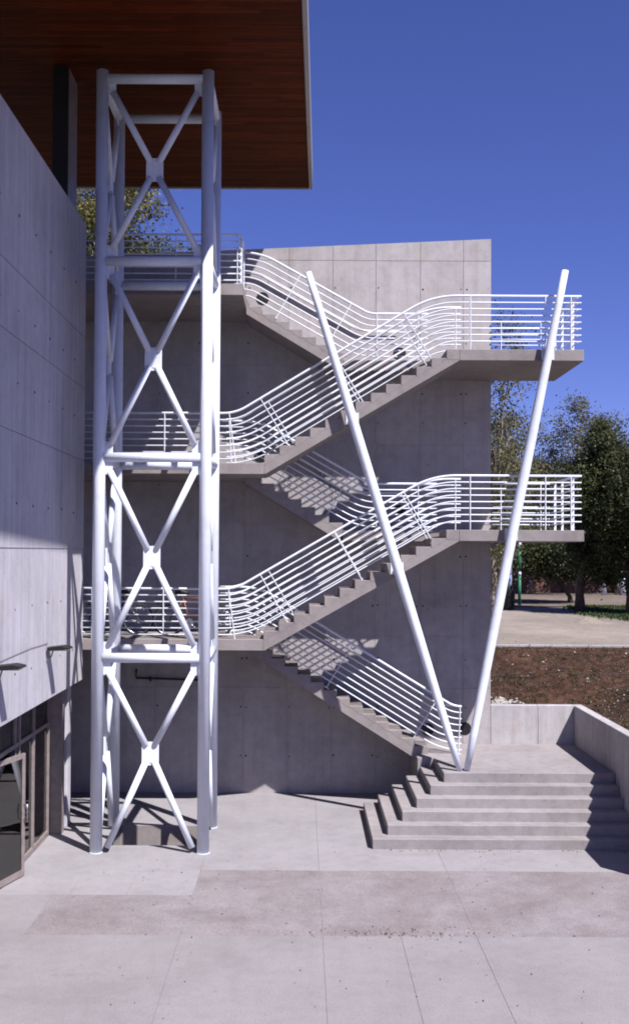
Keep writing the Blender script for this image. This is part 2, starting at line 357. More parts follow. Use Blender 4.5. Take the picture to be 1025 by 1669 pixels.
# ------------------------------------------------------------------ left building: side wall, glazing, canopy
XW, YE = -4.40, 21.40
sw = thing('side_wall', 'long streaked grey concrete wall overhanging the glazing on the left', 'wall', (XW - .2, 16, Z(-2.6)))
WTOP, WBOT = Z(6.62), Z(-2.58)
MB().box(XW - .32, XW - .014, 9.0, YE - .002, WBOT + .002, WTOP - .004).build('wall_core', M['conc_side'], sw)
yj = [9.0, 10.2, 11.22, 12.24, 13.26, 14.28, 15.3, 16.32, 17.34, 18.36, 19.38, 20.40, YE]
zj = [WBOT, Z(.04), Z(1.82), Z(3.28), Z(4.31), WTOP]
for k in range(5):
    z0, z1 = zj[k] + (.009 if k else 0), zj[k + 1] - (.009 if k < 4 else 0)
    for i in range(len(yj) - 1):
        y0, y1 = yj[i] + .003, yj[i + 1] - (.003 if i < len(yj) - 2 else 0)
        MB().box(XW - .016, XW + random.uniform(0, .002), y0, y1, z0, z1).build('panel', M['conc_side'], sw)
tie = MB()
for y in yj[4:-1]:
    for z in (Z(5.2), Z(3.7), Z(2.6), Z(.75), Z(-.9), Z(-1.9)):
        tie.tube((XW - .01, y + random.uniform(-.02, .02), z + random.uniform(-.03, .03)), (XW + .004, y, z), .022, 8)
struct(tie.build('tie_hole', M['dark_conc'], sw), 'stuff')

# hidden rooms of the building
rm = thing('building_interior', 'dim concrete room behind the brown framed glazing', 'room', (-7.5, 16, 0))
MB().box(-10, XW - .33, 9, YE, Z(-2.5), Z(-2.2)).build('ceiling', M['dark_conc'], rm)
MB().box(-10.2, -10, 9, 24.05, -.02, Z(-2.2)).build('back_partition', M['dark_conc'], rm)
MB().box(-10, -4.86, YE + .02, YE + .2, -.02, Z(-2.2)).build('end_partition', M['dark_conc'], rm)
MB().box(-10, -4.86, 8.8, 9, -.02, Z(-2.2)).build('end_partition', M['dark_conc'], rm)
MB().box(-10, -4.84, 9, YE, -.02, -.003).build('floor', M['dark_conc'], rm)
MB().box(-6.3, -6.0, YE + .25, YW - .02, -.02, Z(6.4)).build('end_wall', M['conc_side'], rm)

# glazing
XG = -4.86
gz = thing('glazed_front', 'brown metal framed glazing with tall panes under the side wall', 'window', (XG, 18, 0))
HT = Z(-2.60)
muls = [12.0, 13.0, 14.0, 15.0, 16.0, 16.9, 18.0, 18.27, 19.26, 20.40]
for y in muls: MB().box(XG - .05, XG + .05, y - .03, y + .03, 0.0, HT).build('mullion', M['brown_steel'], gz, .004)
for i in range(len(muls) - 1):
    y0, y1 = muls[i] + .031, muls[i + 1] - .031
    if y1 - y0 < .05: continue
    MB().box(XG - .045, XG + .045, y0, y1, 2.10, 2.17).build('transom', M['brown_steel'], gz)
    MB().box(XG - .045, XG + .045, y0, y1, HT - .07, HT - .001).build('head_rail', M['brown_steel'], gz)
    MB().box(XG - .006, XG + .006, y0, y1, 2.171, HT - .071).build('pane', M['glass'], gz)
    if muls[i] == 16.9: continue
    MB().box(XG - .045, XG + .045, y0, y1, 0.001, .09).build('sill_rail', M['brown_steel'], gz)
    MB().box(XG - .006, XG + .006, y0, y1, .091, 2.099).build('pane', M['glass'], gz)
# open door leaf
hx, hy, fx, fy = -4.90, 16.93, -4.63, 17.86
dr = thing('open_door', 'brown framed glass door standing ajar at the left edge', 'door', (hx, hy, 0))
ud = Vector((fx - hx, fy - hy, 0)); Ld = ud.length; ud.normalize(); nd = Vector((-ud.y, ud.x, 0))
def P(s, z): return Vector((hx, hy, z)) + ud * s
MB().bar(P(.04, .02), P(.04, 2.05), ud, .08, .05).build('stile', M['brown_steel'], dr, .004)
MB().bar(P(Ld - .04, .02), P(Ld - .04, 2.05), ud, .08, .05).build('stile', M['brown_steel'], dr, .004)
MB().bar(P(.081, .07), P(Ld - .081, .07), (0, 0, 1), .1, .048).build('bottom_rail', M['brown_steel'], dr)
MB().bar(P(.081, 2.01), P(Ld - .081, 2.01), (0, 0, 1), .08, .048).build('top_rail', M['brown_steel'], dr)
MB().bar(P(.081, 1.045), P(Ld - .081, 1.045), (0, 0, 1), 1.84, .01).build('pane', M['glass'], dr)
h = MB(); h.sweep([P(Ld - .05, .95) - nd * .03, P(Ld - .05, .95) - nd * .09, P(Ld - .05, 1.2) - nd * .09, P(Ld - .05, 1.2) - nd * .03], .012, 8); h.build('handle', M['chrome'], dr)

# column between glazing and stair
tag(MB().box(-4.86, -4.58, 20.46, 20.66, 0, HT).build('glazing_column', M['brown_steel'], None, .006), 'narrow brown column at the end of the glazing', 'column')
tag(MB().prism([(-4.86, 21.0), (-4.60, 21.0), (-4.60, 21.32), (-4.86, 21.32)], 0, HT, 'Z').build('concrete_pier', M['conc_side'], None, .008), 'slim concrete pier in shade beneath the end of the side wall', 'pier')

# canopy
CZ = Z(9.10)
cp = thing('canopy', 'big roof canopy lined underneath with red-brown timber boards', 'canopy', (-4, 18, CZ))
def cxr(y): return 0.03 + (y - 17.6) * 0.020       # right edge drifts very slightly
MB().prism([(-14, 10.3), (cxr(10.3), 10.3), (cxr(26.3), 26.3), (-14, 26.3)], CZ + .035, CZ + .60, 'Z').build('deck', M['roof_metal'], cp)
pw = 0.125; row = 0; y = 26.24
pm = MB().box(0, 1, 0, 1, 0, 1); pme = None
while y - pw > 10.35:
    xr = cxr(y) - .075; x = xr; first = True
    lim = -6.6
    while x > lim:
        ln = random.uniform(1.4, 3.4) * (random.uniform(.3, 1) if first else 1); first = False
        x0 = max(x - ln, lim - .5)
        if y < 16.6:                                  # out of frame: long boards only
            x0 = lim - .5
        if pme is None:
            o = pm.build('plank', M['wood']); pme = o.data
        else:
            o = bpy.data.objects.new('plank', pme); COL.objects.link(o)
        o.parent = cp; dz = random.uniform(0, .004)
        o.location = Vector((x0 + .0015, y - pw + .004, CZ + dz)) - cp.location; o.scale = (x - x0 - .003, pw - .008, .030)
        x = x0
    y -= pw
far_ = MB(); far_.box(-13.9, -7.11, 10.4, 26.2, CZ + .004, CZ + .033); far_.build('inner_lining', M['wood'], cp)
MB().prism([(cxr(10.3) - .065, 10.28), (cxr(10.3) + .02, 10.28), (cxr(26.3) + .02, 26.33), (cxr(26.3) - .065, 26.25)], CZ - .03, CZ + .62, 'Z').build('edge_trim', M['trim'], cp)
MB().box(-14, cxr(26.3) - .07, 26.255, 26.33, CZ - .03, CZ + .62).build('edge_trim', M['trim'], cp)
cl = thing('canopy_column', 'dark flat column rising from the side wall up to the canopy', 'column', (-4.6, 20.1, WTOP))
MB().box(-4.70, -4.415, 19.7, 19.76, WTOP + .001, CZ - .002).build('front_plate', M['steel_dark'], cl)
MB().box(-4.70, -4.415, 19.762, 20.5, WTOP + .001, CZ - .002).build('shaft', M['brown_steel'], cl)

# floodlights on the side wall
def flood(y, z, lab):
    t = thing('wall_floodlight', lab, 'floodlight', (XW, y, z), 'floodlights on the side wall')
    MB().prism([(XW + .03, z - .015), (XW + .42, z + .02), (XW + .40, z + .05), (XW + .28, z + .075), (XW + .03, z + .045)], y - .15, y + .15).build('housing', M['black'], t, .006)
    MB().box(XW + .07, XW + .36, y - .12, y + .12, z - .012, z - .004).build('lens', M['glass'], t)
    MB().box(XW + .003, XW + .028, y - .06, y + .06, z - .17, z + .06).build('back_plate', M['trim'], t)
    MB().sweep([(XW + .03, y, z - .13), (XW + .07, y, z - .13), (XW + .10, y, z - .02)], .012, 8).build('bracket', M['trim'], t)
flood(18.42, Z(-1.71), 'black wedge floodlight with its bracket on the side wall, nearer the tower')
flood(15.3, Z(-1.70), 'black wedge floodlight on the side wall at the left edge')
tag(MB().sweep([(XW + .012, 15.3, Z(-1.62)), (XW + .012, 17.2, Z(-1.58)), (XW + .012, 18.4, Z(-1.60))], .004, 6).build('lamp_cable', M['dark_conc']), 'thin cable strung along the side wall between the two floodlights', 'cable')

# ------------------------------------------------------------------ staircase
st = thing('staircase', 'zigzag concrete staircase of five flights and projecting landings', 'staircase', (1, 22.8, 0))
SLB = 0.23
NR, NT, NX0 = 13, 0.308, -0.77          # near flights
FT, FX0 = 0.295, -1.19                  # far flights
def flight_near(z0, z1):
    n = NR; r = (z1 - z0) / n
    sl = r / NT; xk0 = NX0 + .02; xk1 = NX0 + NT * (n - 1) + .26
    wl = MB(); in_ = .003
    # waist under the steps, kept a hair narrower than the steps
    za = lambda x: z0 + (x - NX0) * sl
    wl.prism([(xk0 - .01, z0 - SLB), (NX0 + .0, z0 - .02), (NX0 + NT * (n - 1), z1 - r - .02), (xk1, z1 - r - .02), (xk1, z1 - SLB)], YN + in_, YM0 - in_)
    fl = wl.build('flight', M['conc_stair'], st)
    for k in range(n):
        x0 = NX0 + NT * k; x1 = x0 + NT if k < n - 1 else xk1
        zt = z0 + r * (k + 1)
        low = max(z0 - SLB + .02, zt - r - .10 if k else z0 - .08)
        xb = x1
        MB().prism([(x0, zt - r), (x0, zt), (xb, zt), (xb, zt - .02 if k < n - 1 else zt - r - .03), (x0 + .03, zt - r - .04)], YN, YM0).build('step', M['conc_stair'], fl, .006)
    return fl
def flight_far(z0, z1, n, FT=0.295):
    # climbs to the LEFT from z0 (right) to z1 (left, X = FX0)
    r = (z1 - z0) / n; xb = FX0 + FT * (n - 1)
    wl = MB(); in_ = .003
    wl.prism([(FX0 - .0, z1 - r - .02), (xb, z0 - .02), (xb + .0, z0 - .02), (xb - .05, z0 - SLB), (FX0 + .0, z1 - SLB - .12), (FX0 - .03, z1 - SLB - .10), (FX0 - .03, z1 - r - .02)], YM1 + in_, YW - .006)
    fl = wl.build('flight', M['conc_stair'], st)
    for k in range(n):
        x1 = FX0 + FT * k; x0 = x1 - FT if k else FX0 - .03
        zt = z1 - r * k
        MB().prism([(x1, zt - r), (x1, zt), (x0, zt), (x0, zt - .02 if k else zt - r - .03), (x1 - .03 if k else x1 - .01, zt - r - .04)], YM1, YW - .003).build('step', M['conc_stair'], fl, .006)
    return fl
flight_near(L2, R2); flight_near(L3, R3)
flight_far(PT, L2, 15, .279); flight_far(R2, L3, 8); flight_far(R3, L4, 8)
XL = -5.95; XNL = NX0 - .001; XFL = FX0 - .032
for z in (L2, L3):
    MB().prism([(XL, YN + .001), (NX0 - .002, YN + .001), (NX0 - .002, YM0), (XFL, YM0 + .002), (XFL, YW - .004), (XL, YW - .004)], z - SLB, z, 'Z').build('landing', M['conc_stair'], st, .008)
MB().prism([(XL, YN + .001), (-1.22, YN + .001), (-1.22, YM0), (XFL, YM0 + .002), (XFL, YW - .004), (XL, YW - .004)], L4 - SLB, L4, 'Z').build('landing', M['conc_stair'], st, .008)
XR = 5.72; XNR = NX0 + NT * (NR - 1) + .262
for z in (R2, R3):
    xf = FX0 + FT * 7 + .002
    MB().prism([(XNR, YN + .001), (XR, YN + .001), (XR, YW - .004), (xf, YW - .004), (xf, YM1), (XNR, YM1)], z - SLB, z, 'Z').build('landing', M['conc_stair'], st, .008)

# ------------------------------------------------------------------ railings
NRAIL, SP, D0 = 8, 0.133, 0.085
def fillet(pts, R):
    """rounded polyline: list of (x, z, nx, nz), normals to the left of travel (up when going +x)"""
    P2 = [Vector((p[0], p[1])) for p in pts]; out_ = []
    def nrm(d): return (-d.y, d.x) if d.x > 0 or (d.x == 0 and d.y > 0) else (d.y, -d.x)
    n = len(P2)
    for i in range(n):
        if i == 0: d = (P2[1] - P2[0]).normalized(); out_.append((P2[0].x, P2[0].y, *nrm(d)))
        elif i == n - 1: d = (P2[-1] - P2[-2]).normalized(); out_.append((P2[-1].x, P2[-1].y, *nrm(d)))
        else:
            d0 = (P2[i] - P2[i - 1]).normalized(); d1 = (P2[i + 1] - P2[i]).normalized()
            ang = d0.angle(d1)
            tl = R * math.tan(ang / 2); a = P2[i] - d0 * tl
            sg = 1 if d0.x * d1.y - d0.y * d1.x > 0 else -1
            c = a + Vector((-d0.y, d0.x)) * R * sg
            for k in range(9):
                th = ang * k / 8 * sg; dd = Vector((d0.x * math.cos(th) - d0.y * math.sin(th), d0.x * math.sin(th) + d0.y * math.cos(th)))
                p = c - Vector((-dd.y, dd.x)) * R * sg
                out_.append((p.x, p.y, *nrm(dd)))
    return out_
def railing(name, label, base, y, posts, R=1.35, group='white tubular stair railings', foot=0.0):
    """base: polyline (x, z) of the walking line; posts: list of x positions"""
    mid = D0 + SP * 3.5
    # centre-line path at half height, offset up from base
    n = len(base); up = []
    bx = [Vector(p) for p in base]
    # offset the polyline by mid
    segs = []
    for i in range(n - 1):
        d = (bx[i + 1] - bx[i]).normalized(); nn = Vector((-d.y, d.x)); nn = nn if nn.y > 0 else -nn
        segs.append((bx[i] + nn * mid, d))
    off = [segs[0][0]]
    for i in range(1, n - 1):
        p, d = segs[i - 1]; q, e = segs[i]
        t = ((q.x - p.x) * e.y - (q.y - p.y) * e.x) / (d.x * e.y - d.y * e.x); off.append(p + d * t)
    d = segs[-1][1]; nn = Vector((-d.y, d.x)); nn = nn if nn.y > 0 else -nn; off.append(bx[-1] + nn * mid)
    path = fillet(off, R)
    t = thing(name, label, 'railing', (base[0][0], y, base[0][1]), group)
    for k in range(NRAIL):
        dd = D0 + SP * k - mid; r = .0245 if k == NRAIL - 1 else .0138
        MB().sweep([(p[0] + p[2] * dd, y, p[1] + p[3] * dd) for p in path], r, 8).build('top_rail' if k == NRAIL - 1 else 'rail', M['whiterail'], t)
    for px in posts:
        # nearest path frame
        best = None
        for i in range(len(path) - 1):
            a, b_ = path[i], path[i + 1]
            # foot of this frame at base height
            fa, fb = a[0] - a[2] * mid, b_[0] - b_[2] * mid
            lo, hi = min(fa, fb), max(fa, fb)
            if lo - 1e-6 <= px <= hi + 1e-6 and hi > lo:
                u = (px - fa) / (fb - fa); best = [a[j] + (b_[j] - a[j]) * u for j in range(4)]
        if best is None: continue
        x, z, nx, nz = best; tx, tz = nz, -nx
        pm_ = MB(); lo, hi = -mid - (.0 if abs(nx) < .05 else .06) - (foot if z > base[0][1] + mid + .3 or abs(nx) > .05 else 0), D0 + SP * 7 - mid
        pm_.bar((x + nx * lo, y, z + nz * lo), (x + nx * hi, y, z + nz * hi), (0, 1, 0), .05, .016)
        pm_.bar((x + nx * (lo - .006) - tx * .06, y, z + nz * (lo - .006) - tz * .06), (x + nx * (lo - .006) + tx * .06, y, z + nz * (lo - .006) + tz * .06), (0, 1, 0), .09, .012)
        pm_.build('post', M['whiterail'], t)
    return t
def railing_y(name, label, x, y0, y1, z, posts, group='white tubular stair railings', up=0.0):
    t = thing(name, label, 'railing', (x, (y0 + y1) / 2, z), group)
    for k in range(NRAIL):
        h = D0 + SP * k + up
        MB().tube((x, y0, z + h), (x, y1, z + h), .0245 if k == NRAIL - 1 else .0138, 8).build('top_rail' if k == NRAIL - 1 else 'rail', M['whiterail'], t)
    for y in posts:
        pm_ = MB(); pm_.bar((x, y, z), (x, y, z + D0 + SP * 7 + up), (1, 0, 0), .05, .016)
        pm_.box(x - .045, x + .045, y - .06, y + .06, z, z + .012); pm_.build('post', M['whiterail'], t)
    return t
def railing_x(name, label, x0, x1, y, z, posts, group='white tubular stair railings', up=0.0):
    t = thing(name, label, 'railing', ((x0 + x1) / 2, y, z), group)
    for k in range(NRAIL):
        h = D0 + SP * k + up
        MB().tube((x0, y, z + h), (x1, y, z + h), .0245 if k == NRAIL - 1 else .0138, 8).build('top_rail' if k == NRAIL - 1 else 'rail', M['whiterail'], t)
    for x in posts:
        pm_ = MB(); pm_.bar((x, y, z), (x, y, z + D0 + SP * 7 + up), (0, 1, 0), .05, .016)
        pm_.box(x - .06, x + .06, y - .045, y + .045, z, z + .012); pm_.build('post', M['whiterail'], t)
    return t
for z0, z1, nm in ((L2, R2, 'lower'), (L3, R3, 'upper')):
    r = (z1 - z0) / NR; sl = r / NT
    xa = NX0 - NT; xb = NX0 + NT * (NR - 1)
    railing('stair_railing', f'white outer railing along the {nm} front flight and its landings', [(-5.9, z0), (xa, z0), (xb, z1 + .09), (5.68, z1 + .09)], YN + .06,
            [-5.2, -4.25, -2.8, -1.35, -.33, 1.17, 2.58, 3.42, 4.95, 5.47], foot=.09)
    railing('stair_railing', f'white inner railing of the {nm} front flight, behind its outer railing', [(-1.62, z0), (xa, z0), (xb, z1 + .09), (3.38, z1 + .09)], YM0 - .06,
            [-1.5, -.20, 1.22, 2.62, 3.27], foot=.09)
    railing_y('landing_railing', f'white railing across the outer end of the {nm} right landing', 5.62, YN + .12, YW - .10, z1, [YN + .5, YN + 1.4, YW - .5], up=.09)
    railing_x('landing_railing', f'white railing at the back of the {nm} right landing beyond the wall edge', 4.30, 5.60, YW - .06, z1, [4.5, 5.4], up=.09)
for z0, z1, n, lab, xe in ((PT, L2, 15, 'white railing of the lowest flight rising from the podium', 3.44), (R2, L3, 8, 'white railing of the middle rear flight, mostly in shade', 2.9),
                       (R3, L4, 8, 'white railing of the topmost rear flight, sunlit against the wall', 2.7)):
    r = (z1 - z0) / n; FTn = .279 if n == 15 else FT; xr_ = FX0 + FTn * n
    xl = -1.30 if z1 == L4 else -1.75
    ps = [-.75, .58, 2.42, 3.38] if n == 15 else [-.55, .55, 1.6, 2.5]
    # nosing line: passes (FX0, z1) and (FX0 + FT*(n-1), z0 + r)
    railing('stair_railing', lab, [(xl, z1), (FX0, z1), (xr_, z0), (xe, z0)], YM1 + .05, ps, R=1.0)
    # wall handrail
    t = thing('wall_handrail', {15: 'single white handrail on the wall beside the lowest flight'}.get(n, 'single white handrail on the wall beside the ' + ('topmost' if z1 == L4 else 'middle') + ' rear flight'), 'handrail', (FX0, YW, z1), 'handrails along the stair wall')
    h = .88
    fp = fillet([(xl, z1 + h), (FX0 + .12, z1 + h), (xr_ + .12, z0 + h), (xr_ + (.5 if n == 15 else 1.0), z0 + h)], .8)
    MB().sweep([(p[0], YW - .08, p[1]) for p in fp], .026, 8).build('rail', M['whiterail'], t)
    for u in (.12, .4, .65, .9):
        x = FX0 + .12 + (xr_ - FX0) * u; z = z1 + h + (z0 - z1) * u
        MB().sweep([(x, YW - .08, z - .02), (x, YW - .07, z - .07), (x, YW - .003, z - .08)], .010, 6).build('bracket', M['whiterail'], t)
railing_x('landing_railing', 'white railing along the front of the topmost left landing behind the tower', -5.9, -1.28, YN + .06, L4, [-5.2, -3.9, -2.6, -1.34])
railing_y('landing_railing', 'white railing closing the right end of the topmost left landing', -1.28, YN + .12, YM1 + .02, L4, [YN + .25, YM1 - .12])

# ------------------------------------------------------------------ lattice tower
tw = thing('lattice_tower', 'tall white steel lattice tower of round tubes on four posts', 'tower', (-2.75, 20.1, 0))
TX = (-3.685, -1.755); TY = (19.25, 21.04); TZ = [Z(-1.93), Z(1.71), Z(5.30), Z(8.66)]
for x in TX:
    for y in TY:
        MB().sweep([(x, y, 0.012), (x, y, Z(8.80))], .110, 28).build('post', M['white'], tw)
        MB().tube((x, y, 0.0), (x, y, .012), .122, 20).build('base_plate', M['white'], tw)
BR, DR = .088, .059
for z in TZ:
    for y in TY: MB().tube((TX[0] + .09, y, z), (TX[1] - .09, y, z), BR, 20).build('beam', M['white'], tw)
    for x in TX: MB().tube((x, TY[0] + .09, z), (x, TY[1] - .09, z), BR, 20).build('side_beam', M['white'], tw)
bays = [(.06, TZ[0])] + [(TZ[i], TZ[i + 1]) for i in range(3)]
def xbrace(p, q, z0, z1, first):
    """X bracing in the vertical plane through p and q (2-D), between heights z0 and z1"""
    p, q = Vector((*p, 0)), Vector((*q, 0)); u = (q - p).normalized(); nn = Vector((-u.y, u.x, 0)); wd = (q - p).length
    c = (p + q) / 2; zc = (z0 + z1) / 2
    zb = z0 + (.04 if first else .24); zt = z1 - .26
    for s in (-1, 1):
        for top in (0, 1):
            a = c + u * s * (wd / 2 - .20); a = Vector((a.x, a.y, zt if top else zb))
            b_ = c + u * s * .075; b_ = Vector((b_.x, b_.y, zc + (.14 if top else -.14)))
            MB().tube(a, b_, DR, 16).build('diagonal', M['white'], tw)
            g = c + u * s * (wd / 2 - .175); zz = (zt + .07) if top else (zb - .07)
            if not (first and not top):
                MB().bar((g.x, g.y, zz - .12), (g.x, g.y, zz + .12), u, .14, .020).build('gusset', M['white'], tw)
    MB().bar((c.x, c.y, zc - .165), (c.x, c.y, zc + .165), u, .31, .045).build('centre_plate', M['white'], tw, .006)
    MB().bar((c.x, c.y, zc - .21), (c.x, c.y, zc + .21), u, .09, .03).build('gusset', M['white'], tw)
for i, (z0, z1) in enumerate(bays):
    xbrace((TX[0], TY[0]), (TX[1], TY[0]), z0, z1, i == 0)
    xbrace((TX[0], TY[0]), (TX[0], TY[1]), z0, z1, i == 0)
    xbrace((TX[1], TY[0]), (TX[1], TY[1]), z0, z1, i == 0)

# ------------------------------------------------------------------ V support
vs = thing('v_support', 'pair of white tapered steel poles forming a V from the podium edge', 'support', (3.2, 21.1, PT))
YV = 21.26
def pole(x0, x1, z1):
    k = 14; pts = []; rr = []
    for i in range(k + 1):
        u = i / k; pts.append((x0 + (x1 - x0) * u, 21.06 + (YV - 21.06) * min(1, u * 2.2), PT + .015 + (z1 - PT) * u))
        rr.append(.058 + .040 * math.sin(math.pi * min(1, max(0, u)) ** .85) ** .75 + .008 * u)
    MB().sweep(pts, rr, 24).build('pole', M['white'], vs)
pole(3.14, .10, Z(5.63)); pole(3.28, 5.28, Z(5.69))
def xl_at(z): return 3.13 + (.14 - 3.13) * (z - PT) / (Z(5.62) - PT)
def xr_at(z): return 3.29 + (5.30 - 3.29) * (z - PT) / (Z(5.64) - PT)
for x, z in ((xl_at(Z(-.32)), Z(-.32)), (xl_at(Z(2.72)), Z(2.72)), (xr_at(R2 - .09), R2 - .09), (xr_at(R3 - .09), R3 - .09)):
    b_ = MB(); b_.box(x - .13, x + .13, YN - .016, YN - .001, z - .12, z + .12); b_.box(x - .012, x + .012, YV + .02, YN - .016, z - .1, z + .1); b_.build('bracket', M['white'], vs)

# ------------------------------------------------------------------ podium steps and low walls
pod = thing('podium_steps', 'broad pale concrete steps wrapping the corner of the low podium', 'steps', (3.8, 21.5, 0))
XP = 6.17
for k in range(1, 7):
    xk = 1.32 + .296 * (k - 1); yk = 19.55 + .265 * (k - 1); zt = PT * k / 6; zb = PT * (k - 1) / 6
    if k < 6: poly = [(xk, yk), (XP - .002, yk), (XP - .002, yk + .32), (xk + .35, yk + .32), (xk + .35, 22.40), (xk, 22.40)]
    else: poly = [(xk, yk), (XP - .002, yk), (XP - .002, YW - .004), (2.45, YW - .004), (2.45, 22.40), (xk, 22.40)]
    MB().prism(poly, zb - (.03 if k == 1 else .05) if k < 6 else -.02, zt, 'Z').build('step', M['conc_step'], pod, .010)
rw = thing('low_wall', 'low pale concrete wall closing the back of the podium', 'wall', (5.2, YW + .1, 0))
LT = Z(-3.44)
for i, (x0, x1) in enumerate(((4.283, 5.35), (5.35, XP))):
    MB().box(x0 + .002, x1 - .002, YW, YW + .2, -.1, LT).build('panel', M['conc_low'], rw, .008)
MB().box(XP, XP + .21, YW, YW + .2, -.1, LT - .002).build('panel', M['conc_low'], rw, .008)
rr_ = thing('parapet_wall', 'low concrete parapet running along the right side of the steps', 'wall', (XP + .1, 20.5, 0))
for y0, y1 in ((17.35, 19.6), (19.6, 21.85), (21.85, YW - .002)):
    MB().box(XP, XP + .21, y0 + .002, y1 - .002, -.1, LT).build('panel', M['conc_low'], rr_, .008)

# ------------------------------------------------------------------ terrain
def hnoise(x, y): return .03 * math.sin(x * 14 + 3 * math.sin(y * 5)) * math.sin(y * 17 + x * 3) + .05 * math.sin(x * 1.7 + y * .6) + .04 * math.sin(y * 2.3 - x * 1.1) + .03 * math.sin(x * 4.1 + 1) * math.sin(y * 3.7) + .018 * math.sin(x * 9 + y * 7)
GT = Z(-2.40)
def bank_h(x, y):
    u = max(min((y - 24.25) / 3.25, 1), min((x - 6.40) / 3.2, 1) if x > 6.38 else 0); u = max(0, u)
    e = min(1, max(0, u * 5)) * min(1, max(0, (1 - u) * 6))
    return LT - .12 + (GT - LT + .10) * (u * u * (3 - 2 * u) * .5 + u * .5) + hnoise(x, y) * e
def grid(x0, x1, nx, y0, y1, ny, fn):
    xs_ = np.linspace(x0, x1, nx); ys_ = np.linspace(y0, y1, ny)
    v = [(x, y, fn(x, y)) for y in ys_ for x in xs_]
    f = [(j * nx + i, j * nx + i + 1, (j + 1) * nx + i + 1, (j + 1) * nx + i) for j in range(ny - 1) for i in range(nx - 1)]
    return v, f
bk = MB()
v, f = grid(-8, 6.385, 130, 24.25, 27.5, 60, bank_h); bk.add(v, f, True)
v, f = grid(6.385, 16, 90, 17.4, 27.5, 110, bank_h); bk.add(v, f, True)
struct(bk.build('bank', M['bank']))
gd = MB()
v, f = grid(-160, 160, 90, 27.62, 420, 90, lambda x, y: GT + (.02 * math.sin(x * .9 + y * .5) if y < 120 else 0)); gd.add(v, f, True)
v, f = grid(16, 160, 20, 3, 27.62, 12, lambda x, y: GT); gd.add(v, f, True)
v, f = grid(-160, -8, 20, 24.4, 27.62, 4, lambda x, y: GT); gd.add(v, f, True)
struct(gd.build('ground', M['sand']))
es = MB(); v, f = grid(-40, 60, 60, 47.5, 66, 20, lambda x, y: GT + .03); es.add(v, f, True); struct(es.build('earth_strip', M['earth']))
lw = MB(); v, f = grid(-60, 60, 12, -60, 2.98, 12, lambda x, y: -.02); lw.add(v, f, True); v, f = grid(30, 60, 6, 2.98, 17, 6, lambda x, y: -.02); lw.add(v, f, True); struct(lw.build('unseen_dark_ground', M['unseen_dark_ground']))  # added dark ground behind the camera, out of view; cuts bounce into the shadows
kb = MB().box(-10, 16, 27.48, 27.66, GT - .2, GT + .028); struct(kb.build('kerb', M['kerb'], None, .01))

# scatter on the bank
def scatter_mesh(name, m, n, fn, parent=None, kind='stuff'):
    vv, ff = [], []
    for i in range(n): fn(vv, ff)
    b_ = MB(); b_.add(vv, ff); return struct(b_.build(name, m, parent), kind)
def stone(vv, ff, x, y, z, s):
    o = len(vv); q = [(1, 0, 0), (-1, 0, 0), (0, 1, 0), (0, -1, 0), (0, 0, 1), (0, 0, -1)]
    a = random.uniform(0, 3.1)
    for p in q:
        k = s * random.uniform(.65, 1.25); px, py = p[0] * math.cos(a) - p[1] * math.sin(a), p[0] * math.sin(a) + p[1] * math.cos(a)
        vv.append((x + px * k, y + py * k, z + p[2] * k * .7 + s * .2))
    for a_, b_, c_ in ((0, 2, 4), (2, 1, 4), (1, 3, 4), (3, 0, 4), (2, 0, 5), (1, 2, 5), (3, 1, 5), (0, 3, 5)): ff.append((o + a_, o + b_, o + c_))
def bank_pt():
    while True:
        x, y = random.uniform(4.0, 13), random.uniform(19, 27.4)
        if y > 24.4 or x > 6.55: return x, y
def st1(vv, ff):
    x, y = bank_pt(); stone(vv, ff, x, y, bank_h(x, y), random.choice((.008, .012, .015, .02, .035)) * random.uniform(.8, 1.3))
scatter_mesh('bank_stones', M['stone'], 520, st1)['label'] = 'pale pebbles and litter scattered over the brown earth bank'
def st2(vv, ff):
    x, y = 4.62 + random.gauss(0, .22), 24.5 + abs(random.gauss(0, .14)); stone(vv, ff, x, y, bank_h(x, y) + .02, random.uniform(.02, .06))
scatter_mesh('rubble', M['stone'], 110, st2)['label'] = 'little heap of whitish rubble by the wall corner'

def leaf_mesh(name, m, P, size, parent=None, aspect=1.6, upbias=0.0, rnd=None):
    """P: (n,3) leaf centres; one diamond-ish quad for each leaf"""
    n = len(P); a = rng.normal(size=(n, 3)); a[:, 2] += upbias; a /= np.linalg.norm(a, axis=1)[:, None]
    b_ = np.cross(a, rng.normal(size=(n, 3))); b_ /= np.linalg.norm(b_, axis=1)[:, None]
    s = size * rng.uniform(.6, 1.35, n)[:, None]
    V = np.stack([P - a * s * aspect * .5, P + b_ * s * .5, P + a * s * aspect * .5, P - b_ * s * .5], 1).reshape(-1, 3)
    me = bpy.data.meshes.new(name); me.vertices.add(4 * n); me.loops.add(4 * n); me.polygons.add(n)
    me.vertices.foreach_set('co', V.astype(np.float32).ravel()); me.loops.foreach_set('vertex_index', np.arange(4 * n, dtype=np.int32))
    me.polygons.foreach_set('loop_start', np.arange(0, 4 * n, 4, dtype=np.int32)); me.polygons.foreach_set('loop_total', np.full(n, 4, np.int32))
    me.update(calc_edges=True)
    at = me.attributes.new('leafrnd', 'FLOAT', 'FACE'); at.data.foreach_set('value', (rng.uniform(0, 1, n) if rnd is None else rnd).astype(np.float32))
    me.materials.append(m); o = bpy.data.objects.new(name, me); COL.objects.link(o)
    if parent is not None: attach(o, parent)
    return o
pts = []
for i in range(2000):
    x, y = bank_pt(); h = bank_h(x, y); s = random.choice((.04, .05, .08, .13))
    for j in range(random.randint(6, 16)): pts.append((x + random.gauss(0, s), y + random.gauss(0, s), h + abs(random.gauss(0, s * .6))))
